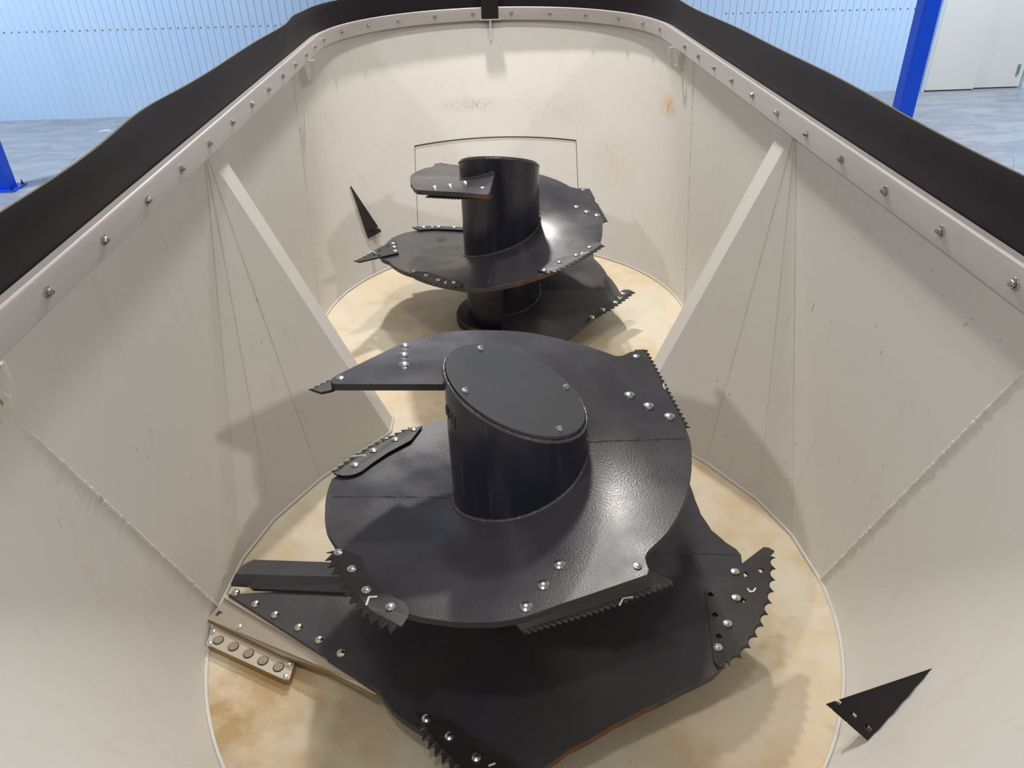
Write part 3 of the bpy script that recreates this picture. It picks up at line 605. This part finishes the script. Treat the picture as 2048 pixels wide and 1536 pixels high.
def solid(o, t=.01, off=1):
    m = o.modifiers.new('solid', 'SOLIDIFY'); m.thickness = t; m.offset = off; return o
def sheet(name, vs, fs, mat, inward_pt, thick=.01, sm=25, label=None):
    """sheet whose thickness grows away from the inside of the tub"""
    o = mesh_obj(name, vs, fs, mat, TUB, smooth=sm)
    me = o.data; bm = bmesh.new(); bm.from_mesh(me); bm.faces.ensure_lookup_table()
    f = bm.faces[0]; c = f.calc_center_median()
    if f.normal.dot(Vector(inward_pt) - c) < 0: bmesh.ops.reverse_faces(bm, faces=bm.faces[:])
    bm.to_mesh(me); bm.free(); solid(o, thick, -1)
    dg = bpy.context.evaluated_depsgraph_get(); m2 = bpy.data.meshes.new_from_object(o.evaluated_get(dg))
    o.modifiers.clear(); o.data = m2
    for p in m2.polygons: p.use_smooth = True
    m2.set_sharp_from_angle(angle=R(sm))
    if label: tag(o, label)
    return o
for end in (-1, 1):
    ts = sorted([math.pi * i / 60 for i in range(61)] + ([TH1, TH2] if end > 0 else []))
    vsn = [0, VH, 1] if end > 0 else [0, .5, 1]
    cols = [(Bt(0), Vector((UW, 1.498, ZT)))] + [(Bt(t), Tt(t, end)) for t in ts] + [(Bt(math.pi), Vector((-UW, 1.498, ZT)))]
    verts = []; fs = []
    for i, (p, q) in enumerate(cols):
        for v in vsn:
            r = p.lerp(q, v); verts.append((r.x, r.y * end, r.z))
    tt = [None] + ts + [None]; w = len(vsn)
    for i in range(len(cols) - 1):
        for j in range(w - 1):
            if end > 0 and j == 0 and tt[i] is not None and tt[i + 1] is not None and tt[i] >= TH1 - 1e-6 and tt[i + 1] <= TH2 + 1e-6: continue
            fs.append((i * w + j, (i + 1) * w + j, (i + 1) * w + j + 1, i * w + j + 1))
    sheet('end_wall', verts, fs, M['tub'], (0, end, .6), .012)
    # welds where the end wall meets the flat side panels
    for s in (-1, 1):
        p = Vector((s * 1.0, end * .993, .01)); q = Vector((s * UW, end * 1.498, ZT)); m = 200
        b = MB(); b.tube([p.lerp(q, i / m) + Vector((random.uniform(-.001, .001), 0, random.uniform(-.002, .002))) for i in range(m + 1)], .0050, 6, jitter=.35)
        b.build('panel_weld', M['tubplain'], TUB, smooth=60)
# discharge door behind the opening of the far wall
cols = []; verts = []; fs = []; ts = [TH1 + (TH2 - TH1) * i / 24 for i in range(25)]
ts = [TH1 + R(.22)] + ts[1:-1] + [TH2 - R(.22)]
for t in ts:
    for v in (0.0, VH - .008):
        r = Bt(t).lerp(Tt(t), v); verts.append((r.x, r.y + .010, r.z))
fs = [(i * 2, i * 2 + 2, i * 2 + 3, i * 2 + 1) for i in range(24)]
sheet('discharge_door', verts, fs, M['tub'], (0, 1, .6), .012, label='curved door panel set into the far end wall')
verts = []
for t in [TH1 - R(1.5)] + ts + [TH2 + R(1.5)]:
    for v in (0.0, VH + .03):
        r = Bt(t).lerp(Tt(t), v); verts.append((r.x, r.y + .034, r.z))
sheet('door_backing', verts, [(i * 2, i * 2 + 2, i * 2 + 3, i * 2 + 1) for i in range(26)], M['black'], (0, 1, .6), .004, label='dark gap around the door')
# flat side panels and dividers
FEET = [(.978, -.775), (.915, -.585), (.775, -.345)]
for s in (-1, 1):
    for e in (-1, 1):
        wt = -.012 if e < 0 else .098
        f0 = (s * .978, -.775 if e < 0 else .79, 0)
        vs = [(s * UW, wt, ZT), (s * UW, e * 1.498, ZT), (s * 1.0, e * .993, 0), f0]
        sheet('side_panel', vs, [(0, 1, 2, 3)], M['tub'], (0, e * .9, .6), .012)
    vs = [(s * UW, -.012, ZT), (s * UW, .098, ZT), (s * .525, -.045, 0), (s * .525, .060, 0)]
    nf = [(s * x, y, 0) for x, y in FEET]; ff = [(s * x, -y + .015, 0) for x, y in FEET]
    vs += nf + ff
    fs = [(0, 2, 3, 1), (0, 4, 5), (0, 5, 6), (0, 6, 2), (1, 7, 8), (1, 8, 9), (1, 9, 3)]
    sheet('divider', vs, fs, M['tub'], (0, 0, .4), .01, sm=3, label='triangular ridge between the two auger bowls')
    for q in (nf[0], nf[1], nf[2]):
        m = 80; p0 = Vector((s * (UW - .004), -.014, ZT)); p1 = Vector(q) * 1.0
        b = MB(); b.tube([p0.lerp(p1, i / m) + Vector((0, 0, random.uniform(-.002, .002))) for i in range(m + 1)], .0014, 5, jitter=.5)
        b.build('fold_weld', M['tubplain'], TUB, smooth=60)
# rim rail
def rim_path(u, wy, n=40, gap=None):
    """closed loop round the rim, inner offset u from the centre line, wy = end semi-axis"""
    P = []
    for e in (1, -1):
        for i in range(n + 1):
            t = math.pi * i / n if e > 0 else math.pi + math.pi * i / n
            P.append((u * math.cos(t), (2.0 * e) + wy * math.sin(t)))
    return P
def rail_piece(a, b2, n, name):
    """t from a to b2 along the far/near arcs and straights, given as list of (x,y,nx,ny)"""
def band(name, path, prof, mat, closed, mats=None, mi=None, label=None, wave=None, par=None):
    """sweep a profile of (offset outwards, z) along a path of (x, y)"""
    n = len(path); m = len(prof); vs = []; fs = []; mm = []
    for i in range(n):
        a = Vector((*path[(i - 1) % n if (closed or i) else i], 0)); c = Vector((*path[(i + 1) % n if (closed or i < n - 1) else i], 0))
        t = (c - a).normalized(); nn = Vector((t.y, -t.x, 0))
        if nn.dot(Vector((path[i][0], path[i][1] * .4, 0))) < 0: nn = -nn
        for j, (o, z) in enumerate(prof):
            w = wave(i / n * 1.0, path[i], z) if wave else 0
            p = Vector((*path[i], 0)) + nn * (o + w); vs.append((p.x, p.y, z + (wave(i / n + .31, path[i], z) * .35 if wave and z > 1.3 else 0)))
    for i in range(n if closed else n - 1):
        for j in range(m):
            q = (i * m + j, ((i + 1) % n) * m + j, ((i + 1) % n) * m + (j + 1) % m, i * m + (j + 1) % m); fs.append(q); mm.append(mi[j] if mi else 0)
    if not closed: fs += [tuple(range(m)), tuple((n - 1) * m + j for j in range(m))]; mm += [0, 0]
    o = mesh_obj(name, vs, fs, mats or mat, par or TUB, mm, smooth=30)
    if label: tag(o, label)
    return o
def dense(u, wy, t0, t1, n=90):
    out = []
    for i in range(n + 1):
        t = t0 + (t1 - t0) * i / n; s = math.sin(t); c = math.cos(t)
        out.append((u * c, (2.0 if s >= 0 else -2.0) + wy * s))
    return out
def fullpath(u, wy, far_gap):
    """rim from just right of the far centre gap, along the right side, round the near end, up the left side"""
    g = far_gap / u; P = []
    P += [(u * math.cos(t), 2.0 + wy * math.sin(t)) for t in [math.pi / 2 - g - (math.pi / 2 - g) * i / 30 for i in range(31)]]
    P += [(u, 2.0 - 4.0 * i / 30) for i in range(1, 30)]
    P += [(u * math.cos(t), -2.0 + .441 * math.sin(t)) for t in [-math.pi * i / 60 for i in range(61)]]
    P += [(-u, -2.0 + 4.0 * i / 30) for i in range(1, 30)]
    P += [(u * math.cos(t), 2.0 + wy * math.sin(t)) for t in [math.pi - (math.pi / 2 - g) * i / 30 for i in range(31)]]
    return P
UR, WR = .987, 1.035
RAIL = band('rim_rail', fullpath(UR, WR, .045), [(0, ZT), (0, 1.300), (.003, 1.313), (.010, 1.316), (.010, 1.306), (.056, 1.30), (.056, ZT)], M['rail'], False, label='grey steel rail bolted around the tub rim')
RAIL.modifiers.new('bev', 'BEVEL').width = .002
def bwave(s, p, z):
    k = max(0, (z - 1.32) / .12)
    a = math.sin(p[1] * 5.1 + p[0] * 3) * .003 + math.sin(p[1] * 2.3 + 1.0) * .006
    d = p[1] + .40
    if p[0] < 0: a += .014 * math.exp(-(d / .28) ** 2) - .006 + .018 * math.exp(-((p[1] - 1.75) / .2) ** 2)
    return a * k
BP = []
for e in (1, -1):
    pass
BP = [(1.046 * math.cos(t), 2.0 + 1.099 * math.sin(t)) for t in [math.pi * i / 60 for i in range(61)]] + [(-1.046, 2.0 - 4.0 * i / 80) for i in range(1, 80)] + \
     [(1.046 * math.cos(t), -2.0 + .502 * math.sin(t)) for t in [math.pi + math.pi * i / 60 for i in range(61)]] + [(1.046, -2.0 + 4.0 * i / 80) for i in range(1, 80)]
BELT = band('rubber_belt', BP, [(0, 1.26), (0, 1.34), (0, 1.40), (.001, 1.438), (.003, 1.443), (.010, 1.443), (.012, 1.438), (.012, 1.38), (.012, 1.26)], None, True, [M['belt'], M['beltedge']], [0, 0, 0, 0, 1, 0, 0, 0, 0], 'black rubber strip standing above the rail', bwave)
# frayed threads along the belt edge
b = MB(); random.seed(11)
for s in (-1, 1):
    for i in range(46):
        y = random.uniform(-1.7, 1.95); x = s * 1.050; w = bwave(0, (x, y), 1.443); x += s * w; l = random.choice([.006, .010, .014, .03])
        p = Vector((x, y, 1.441)); d = Vector((random.uniform(-.6, .6), random.uniform(-1, 1), 1)).normalized(); c = Vector((random.uniform(-1, 1), random.uniform(-1, 1), -.3)) * l * .5
        b.tube([p, p + d * l * .5 + c * .2, p + d * l + c], .0005, 4)
tag(b.build('frayed_threads', M['thread'], TUB, smooth=60), 'frayed thread ends along the belt edge', kind='stuff')
# rim bolts
BR = []
for i in range(11): BR.append((-1, 1.486 + .2863 * i, 1.275)); BR.append((1, 1.3485 + .2863 * i, 1.275))
for side, y, z in BR:
    inst('rim_bolt', 'rimhex', hexbolt(.0088, M['bolt'], 1.55, .9), TUB, basis(Vector((side * UR, y - YM, z)), (-side, 0, 0), y * 3))
for x, y in [(-.945, 4.605), (-.952, 4.854), (-.881, 5.132), (-.744, 5.382), (-.554, 5.549), (-.323, 5.70), (-.067, 5.788), (.2, 5.776), (.463, 5.70), (.693, 5.551), (.878, 5.334), (1.001, 5.099), (1.05, 4.833)]:
    u, w = x - X1, y - YM - 2.0
    t = math.atan2(max(w, 0) / WR, u / UR); p = Vector((UR * math.cos(t), 2.0 + WR * math.sin(t), 1.275)) if w > 0 else Vector((math.copysign(UR, u), y - YM, 1.275))
    nn = -Vector((math.cos(t) / UR, math.sin(t) / WR, 0)).normalized() if w > 0 else Vector((-math.copysign(1, u), 0, 0))
    inst('rim_bolt', 'rimhex', None, TUB, basis(p, nn, x * 5))
# hanging gusset brackets with a cut-out, and the centre joint at the far end
def bracket(s, y, hgt, wid):
    t = .012; b = MB(); x0 = UW - .002
    outer = [(0, 0), (wid, 0), (wid * .97, -hgt * .35), (wid * .80, -hgt * .78), (wid * .55, -hgt * .93), (wid * .2, -hgt), (0, -hgt * 1.1)]
    inner = [(wid * .26, -.004), (wid * .78, -.004), (wid * .74, -hgt * .36), (wid * .62, -hgt * .68), (wid * .5, -hgt * .76), (wid * .42, -hgt * .70), (wid * .30, -hgt * .3)]
    P = [Vector((s * (x0 - u), y - t / 2, ZT + .002 + z)) for u, z in outer]; b.prism(P, t, (0, 1, 0))
    o = b.build('rim_bracket', M['tubplain'], TUB, smooth=0)
    c = MB(); c.prism([Vector((s * (x0 - u), y - .05, ZT + .002 + z)) for u, z in inner], .1, (0, 1, 0))
    bool_cut(o, [c.build('cutter', M['tub'], TUB, smooth=0)])
    bv = o.modifiers.new('bev', 'BEVEL'); bv.width = .002; bv.limit_method = 'ANGLE'
bracket(-1, 4.40 - YM, .13, .085); bracket(1, 4.46 - YM, .13, .085)
bracket(-1, 1.26 - YM, .13, .066); bracket(1, 1.10 - YM, .13, .066)
b = MB(); yc = 2.0 + WR
b.box((-.058, yc - .008, 1.243), (.058, yc + .006, 1.40)); b.build('joint_cover', M['belt'], TUB, smooth=0, bevel=.002)
b = MB(); b.prism([(-.005, yc + .02, ZT + .002), (-.005, yc - .012, ZT + .002), (-.005, yc - .012, ZT - .01), (-.005, yc - .045, ZT - .16), (-.005, yc - .08, ZT - .11)], .01, (1, 0, 0))
b.box((-.07, yc - .006, ZT), (.07, yc + .058, ZT + .012)); b.box((-.07, yc + .010, ZT), (.07, yc + .058, 1.30))
b.build('joint_gusset', M['tubplain'], TUB, smooth=0)

# ------------------------------------------------------------ counter knives
def counter(W1, W2, I, lab, rot):
    W1, W2, I = Vector(W1), Vector(W2), Vector(I)
    base = W2.copy(); o0 = empty('counter_knife', base, lab, 'counter knife', 'counter knives in the tub wall')
    n = (W2 - W1).cross(I - W1).normalized(); t = .012
    out = (W2 - I); out.z = 0; out.normalize()
    L = lambda p: p - base
    ext = out * .004
    inn = -out * .007
    poly = [L(W1), L(I) + (W1 - I).normalized() * .008, L(I), L(W2) + inn, L(W1).lerp(L(W2), .5) + inn, L(W1).lerp(L(W2), .12) + inn * .6]
    b = MB(); b.prism(poly, t, n, 0, 1)
    o = b.build('knife_plate', [M['knife'], M['edge']], o0, smooth=0)
    cs = []
    for f in (.14, .5, .84):
        p = L(I).lerp(L(W2), f); up = (L(W1) - L(W2)).normalized(); q = p + up * .030
        ex = (W2 - I).normalized(); mm = Matrix((ex, n, ex.cross(n))).transposed().to_4x4()
        c = MB(); c.box((-.011, -.05, -.0045), (.011, .05, .0045), 0, Matrix.Translation(q) @ mm); cs.append(c.build('cutter', M['knife'], o0, smooth=0))
        c = MB(); c.box((-.002, -.05, -.012), (.002, .05, .006), 0, Matrix.Translation(p) @ mm); cs.append(c.build('cutter', M['knife'], o0, smooth=0))
    bool_cut(o, cs); bv = o.modifiers.new('bev', 'BEVEL'); bv.width = .0012; bv.limit_method = 'ANGLE'
counter(*D['ck'][0], 'black triangular counter knife on the right wall near the lower right corner', 0)
counter(*D['ck'][1], 'black narrow triangular counter knife on the far left wall behind the serrated blade', 0)

# ------------------------------------------------------------ hall
def struct(o): return tag(o, kind='structure')
ZF = -1.0; YW = 13.4
b = MB(); b.box((-16, -8, ZF - .1), (16, YW + .3, ZF)); struct(b.build('floor', M['concrete'], smooth=0))
b = MB(); pitch = .118; x = -13.0; prof = []
while x < 13:
    if not (7.40 < x + .07 < 9.05): prof += [(x, 0), (x + .086, 0), (x + .096, -.011), (x + .108, -.011)]
    else: prof += [(x, .02), (x + .1, .02)]
    x += pitch
vs = [(px, YW + dy, z) for px, dy in prof for z in (ZF, 6.5)]
wb = mesh_obj('wall_back', vs, [(2 * i, 2 * i + 2, 2 * i + 3, 2 * i + 1) for i in range(len(prof) - 1)], M['hallwall'], smooth=0); struct(wb)
wb.modifiers.new('solid', 'SOLIDIFY').thickness = .02
def scr():
    b = MB(); b.lathe([(.013, 0), (.013, .004), (.009, .005), (.007, .010)], 10); return b.build('screw', M['bolt'], smooth=30)
x = -13.0
while x < 8:
    if (-8.6 < x < -2.9) or (3.8 < x < 7.3):
        inst('screw', 'screw', scr, wb, basis(Vector((x + .04, YW - .021, .33 - (x + 6.4) * .0045)), (0, -1, 0)))
    x += pitch
# sliding doors and trim
b = MB(); b.box((7.40, YW - .16, ZF + .02), (8.24, YW - .11, 5)); struct(b.build('door_1', M['door'], smooth=0, bevel=.004))
b = MB(); b.box((8.20, YW - .09, ZF + .02), (9.06, YW - .04, 5)); d2 = struct(b.build('door_2', M['door'], smooth=0, bevel=.004))
b = MB(); b.box((8.93, YW - .125, -.78), (8.97, YW - .088, -.62)); tag(b.build('door_latch', M['bolt'], d2, smooth=0, bevel=.004), 'grey latch')
b = MB(); b.box((7.20, YW - .10, ZF), (7.23, YW - .02, 6)); b.box((7.23, YW - .06, ZF), (7.38, YW - .02, 6)); b.box((7.35, YW - .17, ZF), (7.39, YW - .02, 6)); struct(b.build('trim_1', M['trim'], smooth=0))
b = MB(); b.box((9.08, YW - .15, ZF), (9.14, YW - .02, 6)); struct(b.build('trim_2', M['trim'], smooth=0))
def column(x, y, lab, spin):
    o = empty('steel_column', (x, y, ZF), lab, 'column', 'blue hall columns')
    b = MB(); h = 6.5; w = .10; t = .006
    b.box((-w, -w, .012), (w, w, h)); b.build('shaft', M['blue'], o, smooth=0, bevel=.012)
    b = MB(); b.box((-.19, -.17, 0), (.19, .17, .018)); pl = b.build('base_plate', M['blue'], o, smooth=0, bevel=.003)
    for sx in (-1, 1):
        for sy in (-1, 1): inst('anchor_bolt', 'anchor', lambda: (lambda b: (b.lathe([(.018, 0), (.018, .016), (.009, .017), (.009, .05)], 6), b.build('anchor_bolt', M['hub'], smooth=25))[1])(MB()), pl, basis(Vector((sx * .15, sy * .13, .018)), (0, 0, 1)))
column(-6.09, 9.66, 'bright blue square steel column with base plate at the left edge', 0)
column(5.24, 9.75, 'tall bright blue steel column on the right, in front of the sliding doors', 0)
b = MB(); b.box((-.09, -.02, 0), (.09, .02, .006)); b.box((-.03, -.035, .004), (.05, .03, .012))
o = b.build('litter', M['mark'], smooth=0); o.location = (-5.99, 12.46, ZF); tag(o, 'small white scrap lying on the hall floor near the left wall', 'litter')
